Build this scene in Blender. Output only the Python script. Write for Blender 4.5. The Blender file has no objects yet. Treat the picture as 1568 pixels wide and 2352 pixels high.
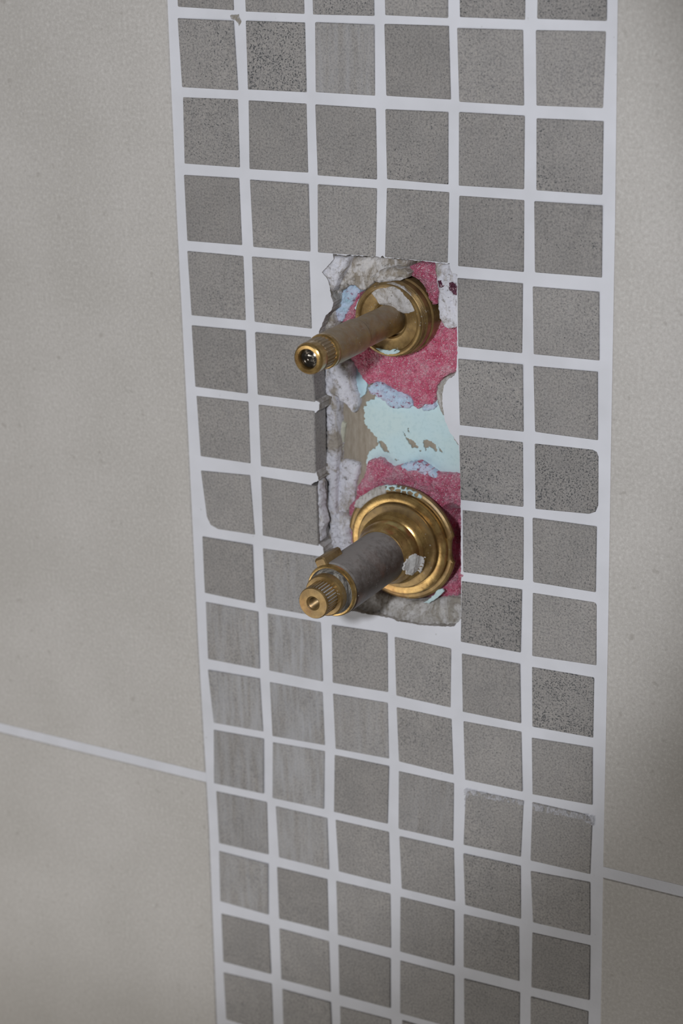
import bpy, math, random
import numpy as np
from mathutils import Matrix, Vector, noise
from mathutils.geometry import tessellate_polygon

scene = bpy.context.scene
col = scene.collection
random.seed(7)

# ------------------------------------------------------------------ camera
CAM = Vector((0.350674, -0.540362, 0.047726))
RIGHT = Vector((0.8745266, 0.4843435, -0.0247911))
DOWN = Vector((0.1416264, -0.303941, -0.942105))
FWD = Vector((-0.4638375, 0.8203848, -0.3344003))
cd = bpy.data.cameras.new('camera')
cd.sensor_fit = 'VERTICAL'
cd.sensor_height = 24.0
cd.lens = 4553.18 / 2352 * 24.0
cd.clip_start = 0.02
cd.clip_end = 20
cd.dof.use_dof = True
cd.dof.focus_distance = 0.618
cd.dof.aperture_fstop = 9.0
cam = bpy.data.objects.new('camera', cd)
m = Matrix((RIGHT, -DOWN, -FWD)).transposed().to_4x4()
m.translation = CAM
cam.matrix_world = m
col.objects.link(cam)
scene.camera = cam

# ------------------------------------------------------------------ light
world = bpy.data.worlds.new('room_light')
scene.world = world
world.use_nodes = True
wb = world.node_tree.nodes['Background']
wb.inputs[0].default_value = (1.0, 0.97, 0.93, 1)
wb.inputs[1].default_value = 0.10


def area(name, loc, target, size, power, color, spread=math.pi):
    l = bpy.data.lights.new(name, 'AREA')
    l.shape = 'RECTANGLE'
    l.size, l.size_y = size
    l.energy = power
    l.color = color
    l.spread = spread
    o = bpy.data.objects.new(name, l)
    o.location = loc
    o.rotation_euler = (Vector(target) - Vector(loc)).to_track_quat('-Z', 'Y').to_euler()
    col.objects.link(o)
    return o


# the flash head beside the lens, its cone aimed to darken the lower right, and an added fill light low on the left
fl = bpy.data.lights.new('camera_flash', 'SPOT')
fl.energy = 8.4
fl.color = (0.96, 0.985, 1.03)
fl.spot_size = 0.71
fl.spot_blend = 0.36
fl.shadow_soft_size = 0.016
fo = bpy.data.objects.new('camera_flash', fl)
fo.location = CAM - 0.13 * RIGHT - 0.015 * DOWN - 0.02 * FWD
fo.rotation_euler = (Vector((-0.042, 0, -0.117)) - fo.location).to_track_quat('-Z', 'Y').to_euler()
col.objects.link(fo)
area('added_left_fill', (-0.42, -0.62, -0.66), (0.03, 0, -0.24), (0.5, 0.6), 2.3, (1.0, 0.96, 0.9))

scene.view_settings.view_transform = 'Standard'
scene.view_settings.look = 'None'
scene.view_settings.gamma = 1.0
scene.view_settings.use_curve_mapping = False
scene.view_settings.exposure = 0.0

# ------------------------------------------------------------------ measured outlines, millimetres on the wall (x right, z up)
TILES=[[-1,0,-10.38,35.83,10.94,35.83,10.94,14.23,-10.38,14.23],[-1,1,14.62,35.93,35.94,35.93,35.94,14.33,14.62,14.33],[-1,2,39.46,35.63,60.78,35.63,60.78,14.03,39.46,14.03],[-1,3,64.63,35.5,85.95,35.5,85.95,13.9,64.63,13.9],[-1,4,89.19,35.76,110.51,35.76,110.51,14.16,89.19,14.16],[-1,5,114.51,35.62,135.83,35.62,135.83,14.02,114.51,14.02],[0,0,-10.02,10.91,11.3,10.91,11.11,-10.99,-9.82,-10.4],[0,1,15.27,10.15,36.59,10.15,36.6,-11.52,15.26,-11.38],[0,2,39.59,10.07,60.91,10.07,60.92,-11.48,39.59,-11.58],[0,3,64.46,10.27,85.78,10.27,85.64,-11.49,64.59,-11.17],[0,4,89.22,10.27,110.54,10.27,110.44,-11.39,89.31,-11.27],[0,5,114.26,10.6,135.58,10.6,135.7,-11.02,114.15,-10.97],[1,0,-10.16,-13.93,10.9,-14.15,11.49,-35.74,-9.84,-35.63],[1,1,15.4,-14.03,36.67,-14.05,36.53,-35.26,15.19,-35.26],[1,2,40.28,-13.82,60.97,-13.96,60.65,-35.32,39.67,-35.12],[1,3,64.15,-13.66,85.86,-13.71,86.38,-35.27,64.42,-35.15],[1,4,88.58,-14.22,109.82,-14.17,110.28,-35.98,89.17,-35.79],[1,5,113.81,-14.14,135.54,-13.85,135.19,-35.7,114.14,-35.84],[2,0,-9.86,-38.64,11.35,-38.39,10.87,-60.23,-10.39,-60.24],[2,1,15.13,-38.68,36.47,-38.62,36.17,-60.33,14.53,-60.47],[2,2,39.44,-38.84,60.82,-39.05,60.86,-61.01,39.48,-61.04],[2,3,64.04,-39.12,85.52,-38.98,85.36,-60.9,64.07,-60.8],[2,4,89.06,-38.81,110.53,-38.85,110.44,-60.7,88.79,-60.98],[2,5,114.17,-39.39,135.35,-39.23,135.39,-60.7,114.21,-60.84],[3,0,-10.85,-63.93,10.43,-63.67,10.46,-85.55,-10.81,-85.8],[3,1,14.48,-63.88,36.21,-63.87,36.14,-85.61,14.55,-85.94],[3,2,39.55,-63.75,60.7,-63.64,59.87,-85.29,38.82,-85.63],[3,3,64.02,-63.19,85.69,-63.1,84.92,-85.12,62.98,-85.17],[3,4,88.92,-63.99,110.7,-63.69,110.51,-85.77,88.5,-85.77],[3,5,113.77,-63.96,135.54,-63.69,135.75,-85.24,114.09,-85.59],[4,0,-11.02,-89.23,10.85,-89.03,10.85,-110.91,-10.72,-111.06],[4,1,14.02,-89.01,35.61,-88.73,35.75,-111.0,13.95,-110.9],[4,4,88.23,-89.53,110.24,-89.25,110.18,-111.24,88.25,-111.49],[4,5,113.41,-89.91,135.05,-89.58,135.48,-110.67,113.92,-111.06],[5,0,-10.92,-114.48,10.48,-114.06,10.23,-135.83,-10.61,-135.89],[5,1,14.13,-114.28,35.33,-113.81,36.28,-135.63,14.22,-135.71],[5,4,88.33,-115.24,110.4,-114.67,110.78,-136.24,88.72,-136.96],[5,5,113.85,-114.75,135.03,-114.21,135.5,-135.8,114.52,-135.9],[6,0,-10.45,-139.05,10.38,-138.6,10.21,-160.46,-9.99,-160.6],[6,1,14.23,-139.15,35.9,-138.76,35.61,-160.54,14.22,-160.84],[6,4,88.6,-140.25,110.56,-139.68,110.84,-161.03,89.1,-161.79],[6,5,114.55,-139.63,135.8,-138.93,135.98,-159.85,115.07,-160.98],[7,0,-10.11,-165.77,9.78,-164.67,10.76,-186.09,-8.3,-186.44],[7,1,14.05,-164.59,35.74,-164.86,35.88,-186.07,13.85,-185.87],[7,4,89.39,-165.06,111.01,-164.41,111.0,-185.87,89.54,-186.72],[7,5,114.01,-164.15,135.67,-163.73,135.75,-185.69,114.38,-185.89],[8,0,-10.91,-190.02,9.7,-189.88,9.64,-211.57,-11.22,-211.37],[8,1,13.47,-190.45,36.32,-189.93,36.45,-211.94,14.03,-212.32],[8,4,89.22,-189.82,110.61,-189.04,110.24,-211.06,88.74,-211.3],[8,5,114.21,-189.57,136.16,-189.06,136.44,-210.61,114.24,-211.58],[9,0,-10.92,-214.63,10.8,-214.53,10.56,-236.29,-11.15,-236.67],[9,1,14.23,-214.3,35.82,-213.93,35.93,-236.12,14.26,-236.24],[9,2,40.08,-214.13,61.54,-213.23,61.37,-235.12,39.8,-235.79],[9,3,64.16,-214.14,85.27,-214.4,84.96,-236.12,64.33,-235.77],[9,4,89.09,-215.5,110.06,-215.11,110.55,-236.35,89.31,-236.55],[9,5,114.12,-215.35,135.78,-214.93,135.83,-236.18,114.34,-236.86],[10,0,-11.39,-240.85,10.34,-239.97,10.79,-260.63,-10.06,-261.49],[10,1,14.25,-240.6,35.81,-240.06,36.02,-260.59,14.49,-261.56],[10,2,39.73,-239.93,61.12,-239.02,61.28,-260.24,40.09,-260.99],[10,3,64.26,-239.85,85.2,-239.97,85.76,-260.71,64.9,-260.43],[10,4,89.4,-239.84,110.67,-239.32,111.22,-261.13,90.11,-261.58],[10,5,114.32,-240.7,135.75,-239.57,136.04,-260.26,114.74,-261.34],[11,0,-10.34,-264.33,10.98,-263.34,10.0,-285.37,-11.28,-286.04],[11,1,14.45,-263.91,35.84,-262.77,34.81,-285.71,13.5,-286.31],[11,2,39.61,-263.35,61.23,-262.92,60.23,-285.48,38.58,-286.09],[11,3,64.84,-264.0,86.02,-263.77,85.48,-285.99,64.46,-286.34],[11,4,90.37,-264.97,111.66,-264.38,110.73,-285.82,89.45,-286.4],[11,5,114.76,-264.19,136.21,-264.21,135.75,-286.05,114.2,-286.33],[12,0,-10.63,-289.15,11.08,-288.51,10.94,-310.15,-10.67,-310.72],[12,1,14.58,-289.33,36.01,-289.01,36.14,-309.71,15.19,-310.04],[12,2,39.26,-288.93,60.74,-288.49,60.93,-309.35,40.02,-309.48],[12,3,64.7,-289.22,85.74,-288.72,86.11,-309.49,65.32,-309.77],[12,4,89.32,-289.8,110.7,-289.15,110.98,-309.83,89.9,-309.8],[12,5,114.23,-290.19,135.8,-288.93,136.28,-309.25,115.13,-310.0],[13,0,-10.71,-313.82,10.6,-313.83,9.79,-335.27,-11.41,-335.28],[13,1,14.16,-314.19,35.24,-313.78,35.29,-335.38,14.0,-335.97],[13,2,38.82,-313.63,60.86,-312.98,60.62,-335.19,38.96,-335.7],[13,3,64.58,-313.17,85.81,-312.91,85.55,-335.23,64.2,-335.55],[13,4,89.16,-313.45,110.46,-312.69,110.47,-334.35,89.22,-334.77],[13,5,115.05,-313.7,136.34,-312.81,136.37,-334.21,114.95,-335.36],[14,0,-11.17,-340.37,9.79,-339.63,9.84,-360.54,-11.31,-361.25],[14,1,14.15,-339.79,35.22,-339.34,35.17,-360.93,14.2,-361.47],[14,2,38.96,-339.75,60.36,-339.44,59.97,-360.31,38.83,-360.9],[14,3,64.08,-339.16,85.64,-338.92,85.36,-360.87,63.71,-361.32],[14,4,89.31,-339.33,110.77,-338.62,110.7,-360.58,89.38,-360.58],[14,5,114.71,-339.09,136.08,-338.6,136.05,-360.44,114.73,-360.44],[15,0,-11.56,-365.96,9.85,-364.62,9.81,-386.89,-11.51,-386.89],[15,1,14.35,-365.63,35.04,-365.12,35.36,-386.97,14.04,-386.97],[15,2,38.81,-365.74,60.01,-365.02,60.07,-386.98,38.75,-386.98],[15,3,64.56,-363.91,85.88,-363.91,85.88,-385.51,64.56,-385.51],[15,4,89.14,-364.14,110.46,-364.14,110.46,-385.74,89.14,-385.74],[15,5,114.05,-364.27,135.37,-364.27,135.37,-385.87,114.05,-385.87],[16,0,-10.93,-388.93,10.39,-388.93,10.39,-410.53,-10.93,-410.53],[16,1,14.3,-388.93,35.62,-388.93,35.62,-410.53,14.3,-410.53],[16,2,39.51,-388.98,60.83,-388.98,60.83,-410.58,39.51,-410.58],[16,3,64.14,-389.46,85.46,-389.46,85.46,-411.06,64.14,-411.06],[16,4,89.4,-389.4,110.72,-389.4,110.72,-411.0,89.4,-411.0],[16,5,114.48,-389.25,135.8,-389.25,135.8,-410.85,114.48,-410.85],[17,0,-10.64,-413.94,10.68,-413.94,10.68,-435.54,-10.64,-435.54],[17,1,14.35,-414.44,35.67,-414.44,35.67,-436.04,14.35,-436.04],[17,2,39.13,-414.17,60.45,-414.17,60.45,-435.77,39.13,-435.77],[17,3,64.35,-414.12,85.67,-414.12,85.67,-435.72,64.35,-435.72],[17,4,89.28,-414.11,110.6,-414.11,110.6,-435.71,89.28,-435.71],[17,5,114.28,-414.13,135.6,-414.13,135.6,-435.73,114.28,-435.73]]
EDGE_LEFT=[[-13.74,-8.37],[-14.5,-78.31],[-14.59,-153.61],[-15.01,-230.79],[-14.55,-304.82],[-15.76,-389.94]]
EDGE_RIGHT=[[138.81,-5.13],[139.43,-67.01],[139.67,-133.63],[140.07,-201.79],[140.11,-267.35],[140.48,-342.22]]
JOINT_LEFT=[[-108.99,-282.79],[-15.38,-282.5],[-109.38,-286.6],[-14.84,-286.27]]
JOINT_RIGHT=[[140.49,-282.06],[167.76,-282.1],[140.27,-286.17],[167.89,-286.06]]
HOLE=[[44.3,-85.71],[50.14,-85.65],[59.83,-85.19],[61.38,-85.41],[62.16,-84.79],[62.77,-85.3],[73.33,-85.24],[85.07,-85.41],[85.52,-85.17],[85.66,-86.79],[86.39,-88.23],[88.1,-88.49],[87.91,-96.6],[87.86,-104.22],[87.96,-111.88],[87.69,-119.65],[86.93,-120.87],[84.94,-122.23],[83.09,-124.86],[82.6,-128.2],[82.73,-131.48],[83.46,-136.0],[84.97,-139.27],[87.1,-141.89],[88.31,-143.47],[88.59,-148.95],[88.85,-157.7],[88.96,-166.54],[88.94,-184.52],[88.84,-203.16],[86.21,-206.42],[77.74,-207.66],[74.35,-208.12],[68.67,-208.22],[64.91,-208.27],[63.12,-207.65],[57.68,-207.68],[52.7,-207.78],[47.86,-207.7],[42.67,-206.71],[39.02,-199.09],[37.57,-191.44],[37.56,-186.58],[36.57,-185.96],[33.76,-184.21],[33.79,-173.31],[33.77,-164.38],[36.66,-162.74],[36.05,-161.0],[35.45,-159.1],[33.63,-158.59],[34.27,-140.08],[36.28,-139.23],[37.47,-138.19],[37.72,-135.63],[36.1,-134.93],[34.47,-134.39],[34.88,-122.66],[37.4,-115.81],[38.7,-110.89],[40.07,-108.29],[40.95,-106.19],[43.43,-103.94],[43.98,-101.6],[43.24,-99.53],[42.99,-97.27],[41.98,-93.81],[40.12,-91.99],[42.1,-89.84],[44.56,-87.38]]
OUTLINE={
'paper':[[47.52,-139.94],[49.23,-136.88],[58.22,-133.58],[67.81,-133.91],[75.72,-132.97],[86.62,-133.12],[87.3,-163.33],[82.58,-163.26],[73.85,-162.25],[62.54,-164.62],[51.05,-165.5],[48.15,-162.06],[48.25,-157.9],[48.98,-154.9],[50.33,-153.5],[52.16,-152.5],[52.84,-151.2],[52.22,-149.31],[49.97,-147.48],[47.88,-145.33],[47.63,-142.34]],
'tear0':[[52.54,-150.02],[54.33,-150.24],[55.61,-151.28],[56.24,-152.72],[57.19,-154.26],[55.24,-153.91],[53.78,-153.04],[53.15,-151.91]],
'tear1':[[61.88,-145.65],[63.45,-147.85],[65.69,-148.75],[66.64,-149.38],[67.58,-150.9],[65.17,-151.23],[64.23,-149.7],[63.12,-148.64]],
'tear2':[[69.54,-147.8],[70.82,-147.78],[72.09,-148.06],[73.83,-148.88],[74.44,-151.19],[73.02,-150.33],[72.07,-150.31],[70.63,-150.65],[70.29,-151.74],[69.36,-149.77]],
'tear3':[[67.9,-151.46],[68.86,-151.49],[68.21,-152.17]],
'tear4':[[63.82,-144.5],[64.62,-144.7],[64.44,-146.07],[63.97,-145.68]],
'tear5':[[58.62,-156.03],[60.74,-155.9],[59.75,-156.34]],
'tear6':[[74.93,-149.48],[76.82,-151.32],[76.18,-151.4]],
'paper2':[[43.49,-126.41],[45.64,-125.27],[48.19,-127.66],[49.24,-131.55],[48.35,-134.79],[46.52,-136.2],[44.4,-135.41],[43.33,-132.24]],
'strip':[[39.07,-145.15],[41.05,-145.66],[40.1,-149.89],[38.87,-157.87],[37.69,-158.18],[38.39,-151.18],[38.01,-147.27]],
'leaf':[[52.82,-98.42],[51.32,-101.7],[49.33,-104.75],[48.7,-104.24],[50.38,-100.93]],
'foam_a':[[43.68,-121.69],[45.56,-124.43],[46.66,-126.09],[48.7,-129.11],[50.77,-130.65],[53.54,-129.59],[56.45,-129.25],[58.83,-130.6],[61.53,-131.76],[64.39,-132.15],[66.76,-133.49],[67.2,-135.94],[68.77,-136.93],[69.73,-136.07],[70.7,-134.93],[73.85,-134.84],[75.12,-133.22],[75.48,-128.65],[77.7,-125.21],[81.43,-123.19],[86.06,-121.66],[87.19,-105.9],[82.77,-107.05],[78.16,-107.94],[76.79,-105.95],[73.41,-103.72],[64.87,-102.41],[53.66,-109.25],[46.23,-117.3]],
'foam_b':[[67.11,-90.72],[69.46,-88.42],[72.23,-87.35],[76.35,-87.28],[78.62,-87.5],[78.59,-90.69],[79.16,-94.52],[78.8,-99.86],[76.97,-100.03],[74.73,-95.34],[72.47,-92.48],[69.41,-91.49]],
'foam_c':[[49.28,-98.97],[48.56,-102.19],[47.48,-106.91],[44.8,-110.52],[41.57,-110.11],[43.29,-106.74],[44.98,-103.97],[46.81,-101.49]],
'crust_c':[[39.99,-109.48],[39.75,-106.46],[40.52,-102.62],[42.21,-100.15],[44.18,-98.68],[45.5,-97.41],[48.38,-97.15],[49.78,-98.59],[47.96,-101.34],[46.12,-104.11],[44.43,-106.87],[43.07,-109.61]],
'crust_d':[[50.31,-131.8],[52.46,-130.07],[55.38,-129.29],[56.96,-130.73],[60.0,-131.26],[63.19,-131.92],[66.19,-133.48],[66.64,-135.49],[65.5,-136.96],[62.3,-137.5],[58.28,-137.54],[55.9,-135.6],[53.02,-134.16],[50.76,-133.68]],
'crust_e':[[69.96,-136.26],[71.55,-135.19],[73.92,-134.6],[75.01,-135.5],[73.43,-136.72],[70.58,-137.37]],
'foam_d':[[49.76,-157.39],[51.59,-156.53],[55.04,-155.75],[56.8,-157.33],[58.57,-158.45],[62.0,-157.07],[65.89,-155.78],[69.27,-154.72],[71.8,-156.02],[75.6,-157.89],[78.61,-157.62],[81.76,-157.33],[88.79,-157.38],[90.79,-169.34],[90.76,-187.54],[86.64,-190.07],[86.31,-192.28],[84.87,-193.14],[83.9,-196.4],[82.43,-200.7],[77.91,-202.27],[70.11,-202.22],[58.64,-199.15],[47.04,-194.77],[41.47,-188.56],[41.65,-182.23],[42.37,-174.3],[44.78,-171.62],[45.56,-166.86],[48.32,-162.78]],
'crust_f':[[62.36,-156.87],[66.41,-155.26],[69.93,-154.93],[72.78,-156.33],[75.93,-157.99],[76.39,-160.32],[73.54,-159.53],[69.56,-158.88],[66.04,-158.47],[63.14,-158.27]],
'nug_a':[[84.0,-91.96],[85.06,-91.73],[86.7,-93.24],[86.98,-95.97],[85.48,-95.56],[84.29,-94.42],[83.84,-93.08]],
'nug_b':[[79.68,-91.9],[80.74,-91.81],[82.09,-93.21],[81.62,-94.77],[80.42,-94.33],[79.82,-93.0]],
'nose':[[87.83,-186.09],[89.08,-185.88],[90.64,-187.9],[90.32,-188.71],[88.75,-189.28],[87.49,-190.71]],
'm_strip':[[35.88,-134.25],[38.67,-134.67],[39.56,-138.31],[39.59,-142.82],[39.24,-148.92],[39.61,-153.44],[38.93,-159.65],[38.32,-168.99],[37.96,-175.26],[38.5,-179.87],[38.27,-187.77],[37.4,-194.25],[33.92,-196.42],[33.21,-191.75],[34.9,-186.72],[34.64,-184.4],[35.89,-182.31],[34.3,-178.94],[33.54,-176.23],[35.18,-172.55],[35.72,-165.8],[33.22,-165.07],[32.46,-162.55],[33.92,-159.11],[34.31,-157.21],[35.42,-153.99],[35.45,-147.89],[35.64,-141.81],[35.08,-138.56]],
'm_upper':[[35.56,-124.72],[45.42,-123.63],[45.33,-127.33],[45.37,-131.78],[46.44,-134.78],[46.69,-137.73],[45.46,-140.73],[44.33,-140.12],[42.44,-137.35],[41.14,-136.76],[39.2,-135.19],[35.57,-135.17],[35.73,-129.91]],
'm_fill':[[38.1,-159.43],[39.97,-158.25],[44.13,-158.6],[45.94,-158.97],[45.68,-162.84],[44.27,-166.12],[43.78,-172.08],[42.22,-174.03],[41.44,-178.05],[40.87,-180.49],[36.45,-181.17],[36.78,-170.15],[37.32,-163.09]],
'm_lump':[[35.44,-178.61],[39.38,-176.44],[43.21,-177.42],[44.65,-180.17],[42.93,-181.68],[43.47,-186.61],[44.26,-188.53],[43.08,-194.73],[34.5,-197.74],[33.77,-193.87],[35.14,-188.1],[36.0,-182.44]],
'm_tl':[[43.75,-86.62],[49.29,-86.72],[48.58,-89.59],[47.27,-91.12],[45.95,-92.93],[43.92,-96.94],[42.09,-99.11],[41.84,-96.99],[40.79,-94.52],[39.09,-92.54],[41.25,-90.22],[43.71,-87.89]],
'm_top':[[47.62,-87.47],[57.4,-86.65],[60.21,-86.7],[68.25,-86.86],[67.91,-88.97],[67.26,-91.12],[65.99,-92.91],[61.63,-93.44],[57.24,-94.12],[54.69,-95.76],[53.06,-97.75],[50.85,-97.67],[49.29,-96.53],[46.9,-96.61],[45.42,-98.02],[43.46,-99.35],[41.94,-101.64],[41.38,-104.14],[41.42,-108.48],[40.85,-111.0],[38.0,-113.91],[36.37,-113.79],[36.75,-112.14],[38.29,-109.95],[39.33,-107.81],[41.67,-105.56],[42.39,-102.89],[41.32,-100.84],[43.17,-98.37],[45.21,-94.05],[46.71,-91.79]],
'm_right':[[78.37,-86.63],[83.65,-86.18],[84.24,-88.33],[86.63,-88.94],[88.12,-90.46],[88.34,-105.68],[85.93,-106.21],[82.73,-107.23],[81.07,-106.42],[80.02,-104.13],[79.3,-99.86],[79.65,-95.37],[78.78,-91.29]],
'm_band':[[87.73,-119.67],[84.06,-121.79],[80.67,-123.89],[78.64,-126.57],[78.14,-129.37],[79.19,-133.58],[80.41,-135.89],[81.49,-136.05],[81.78,-138.63],[83.77,-141.58],[84.53,-143.67],[85.75,-145.26],[86.99,-145.38],[89.92,-141.22],[90.0,-121.12]],
'm_bot':[[54.32,-201.75],[57.29,-202.5],[62.41,-202.23],[68.3,-202.93],[73.19,-202.07],[76.76,-200.66],[80.31,-199.89],[88.44,-199.24],[88.74,-202.43],[87.13,-206.6],[83.76,-209.25],[75.21,-210.5],[66.05,-210.9],[60.45,-210.49],[52.46,-210.34],[45.05,-210.38],[38.96,-209.54],[34.42,-201.66],[34.7,-192.86],[44.53,-192.04],[50.25,-197.39]],
'm_face':[[57.21,-96.65],[61.47,-94.16],[65.52,-92.82],[69.49,-93.85],[72.06,-95.84],[73.55,-98.62],[74.13,-101.08],[71.51,-102.03],[69.35,-102.52],[66.75,-101.37],[63.82,-100.81],[61.19,-100.22],[60.28,-98.9],[58.76,-97.35]],
'm_flange':[[47.07,-171.7],[48.11,-169.7],[50.48,-167.36],[55.13,-164.24],[58.91,-162.64],[59.35,-164.7],[58.81,-167.51],[55.36,-168.63],[52.55,-169.96],[49.2,-172.31]],
'flake':[[59.07,-162.62],[62.47,-162.13],[66.49,-162.46],[70.48,-163.39],[72.85,-164.85],[72.2,-165.55],[68.86,-164.83],[65.66,-164.39],[62.44,-164.25],[59.36,-164.39]],
'flake2':[[72.71,-202.0],[74.83,-200.69],[77.28,-197.78],[78.58,-196.0],[79.7,-195.81],[80.49,-196.6],[78.55,-198.8],[76.93,-200.32],[74.82,-201.79]],
'flake3':[[59.95,-114.38],[62.76,-114.65],[64.79,-114.86],[66.67,-114.09],[68.69,-114.45],[67.43,-115.58],[65.08,-116.26],[61.95,-116.03]],
'film_a':[[89.91,-264.81],[98.63,-264.59],[111.37,-264.71],[111.54,-266.13],[103.44,-266.4],[97.02,-266.92],[93.47,-266.77],[91.51,-270.85],[89.88,-271.56]],
'film_b':[[114.68,-264.58],[136.47,-264.23],[136.69,-267.7],[132.39,-266.49],[127.0,-266.5],[120.8,-266.85],[115.17,-266.89]],
'stain':[[9.56,-12.66],[12.8,-12.18],[13.65,-14.41],[12.78,-15.77],[11.58,-14.07],[9.99,-13.71]],
'm_rim':[[35.81,-163.17],[36.63,-163.67],[36.19,-166.79],[36.76,-169.78],[36.33,-172.62],[37.23,-175.89],[37.65,-178.46],[36.39,-180.99],[36.28,-184.59],[35.4,-185.52],[35.39,-180.83],[35.43,-174.61],[35.13,-168.48]],
'm_cap':[[56.75,-92.67],[58.97,-91.08],[61.33,-89.47],[65.22,-88.44],[69.21,-88.51],[71.03,-89.74],[70.08,-91.35],[67.45,-92.56],[64.36,-92.97],[61.24,-93.81],[59.22,-93.86]],
}



# ------------------------------------------------------------------ materials
def rgb(r, g, b):
    f = lambda c: (c / 255 / 12.92) if c / 255 <= 0.04045 else ((c / 255 + 0.055) / 1.055) ** 2.4
    return (f(r), f(g), f(b), 1)


class NT:
    def __init__(s, name, rough=0.6, metal=0.0):
        s.m = bpy.data.materials.new(name)
        s.m.use_nodes = True
        s.t = s.m.node_tree
        s.b = s.t.nodes['Principled BSDF']
        s.b.inputs['Roughness'].default_value = rough
        s.b.inputs['Metallic'].default_value = metal
        s.tc = s.n('ShaderNodeTexCoord').outputs['Object']

    def n(s, k, **kw):
        x = s.t.nodes.new(k)
        for a, v in kw.items():
            setattr(x, a, v)
        return x

    def put(s, sock, v):
        if isinstance(v, bpy.types.NodeSocket):
            s.t.links.new(v, sock)
        else:
            sock.default_value = v

    def noise(s, scale, detail=3, rough=0.55, vec=None, dist=0.0):
        x = s.n('ShaderNodeTexNoise')
        s.put(x.inputs['Vector'], vec or s.tc)
        x.inputs['Scale'].default_value = scale
        x.inputs['Detail'].default_value = detail
        x.inputs['Roughness'].default_value = rough
        x.inputs['Distortion'].default_value = dist
        return x.outputs['Fac']

    def voro(s, scale, out='Distance', feature='F1', vec=None):
        x = s.n('ShaderNodeTexVoronoi', feature=feature)
        s.put(x.inputs['Vector'], vec or s.tc)
        x.inputs['Scale'].default_value = scale
        return x.outputs[out]

    def ramp(s, fac, *stops):
        x = s.n('ShaderNodeValToRGB')
        s.put(x.inputs[0], fac)
        e = x.color_ramp.elements
        while len(e) < len(stops):
            e.new(0.5)
        for i, (p, c) in enumerate(stops):
            e[i].position = p
            e[i].color = c if not isinstance(c, (int, float)) else (c, c, c, 1)
        return x.outputs[0]

    def mix(s, fac, a, b, mode='MIX'):
        x = s.n('ShaderNodeMix', data_type='RGBA', blend_type=mode)
        s.put(x.inputs[0], fac)
        s.put(x.inputs[6], a)
        s.put(x.inputs[7], b)
        return x.outputs[2]

    def math(s, op, a, b=0.0):
        x = s.n('ShaderNodeMath', operation=op)
        s.put(x.inputs[0], a)
        s.put(x.inputs[1], b)
        return x.outputs[0]

    def stretch(s, vec, sc):
        x = s.n('ShaderNodeMapping')
        s.put(x.inputs['Vector'], vec)
        x.inputs['Scale'].default_value = sc
        return x.outputs[0]

    def xyz(s):
        x = s.n('ShaderNodeSeparateXYZ')
        s.put(x.inputs[0], s.tc)
        return x.outputs

    def bump(s, h, strength, dist=0.001):
        x = s.n('ShaderNodeBump')
        s.put(x.inputs['Height'], h)
        x.inputs['Strength'].default_value = strength
        x.inputs['Distance'].default_value = dist
        s.put(s.b.inputs['Normal'], x.outputs[0])

    def color(s, c):
        s.put(s.b.inputs['Base Color'], c)

    def attr(s, name):
        x = s.n('ShaderNodeAttribute', attribute_type='OBJECT', attribute_name=name)
        return x.outputs['Fac']


def mat_tile():
    t = NT('grey_mosaic_glaze', 0.5)
    rnd = t.attr('shift')
    off = t.n('ShaderNodeVectorMath', operation='ADD')
    cmb = t.n('ShaderNodeCombineXYZ')
    t.put(cmb.inputs[0], rnd)
    t.put(cmb.inputs[2], rnd)
    t.put(off.inputs[0], t.tc)
    t.put(off.inputs[1], cmb.outputs[0])
    v = off.outputs[0]
    big = t.noise(90, 3, 0.6, v)
    fine = t.noise(1500, 3, 0.75, v)
    c = t.ramp(big, (0.3, rgb(151, 148, 146)), (0.7, rgb(165, 161, 158)))
    c = t.mix(t.ramp(fine, (0.3, 1.0), (0.52, 0.0)), c, rgb(114, 112, 112))
    c = t.mix(t.math('MULTIPLY', t.ramp(fine, (0.52, 0.0), (0.75, 1.0)), 0.55), c, rgb(192, 186, 178))
    # dark pepper specks, thick on some tiles and thin on others
    sp = t.noise(1900, 1, 0.5, v)
    thr = t.math('ADD', t.math('MULTIPLY', t.attr('speckle'), 0.12), 0.28)
    sp = t.math('LESS_THAN', t.math('ADD', sp, t.math('MULTIPLY', t.math('SUBTRACT', t.noise(140, 2, 0.5, v), 0.5), -0.22)), thr)
    c = t.mix(t.math('MULTIPLY', sp, 0.85), c, rgb(62, 66, 70))
    # sheen of light painted into the tile colour as pale vertical streaks
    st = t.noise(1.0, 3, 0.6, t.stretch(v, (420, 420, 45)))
    sheen = t.math('MULTIPLY', t.ramp(st, (0.36, 0.0), (0.72, 1.0)), t.attr('painted_sheen'))
    c = t.mix(sheen, c, rgb(186, 187, 192))
    t.color(t.mix(t.math('MAXIMUM', t.attr('deep'), 0.0), c, rgb(74, 71, 68)))
    t.put(t.b.inputs['Roughness'], t.ramp(fine, (0.3, 0.62), (0.7, 0.5)))
    t.b.inputs['Specular IOR Level'].default_value = 0.35
    t.bump(fine, 0.12, 0.0004)
    return t.m


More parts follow.
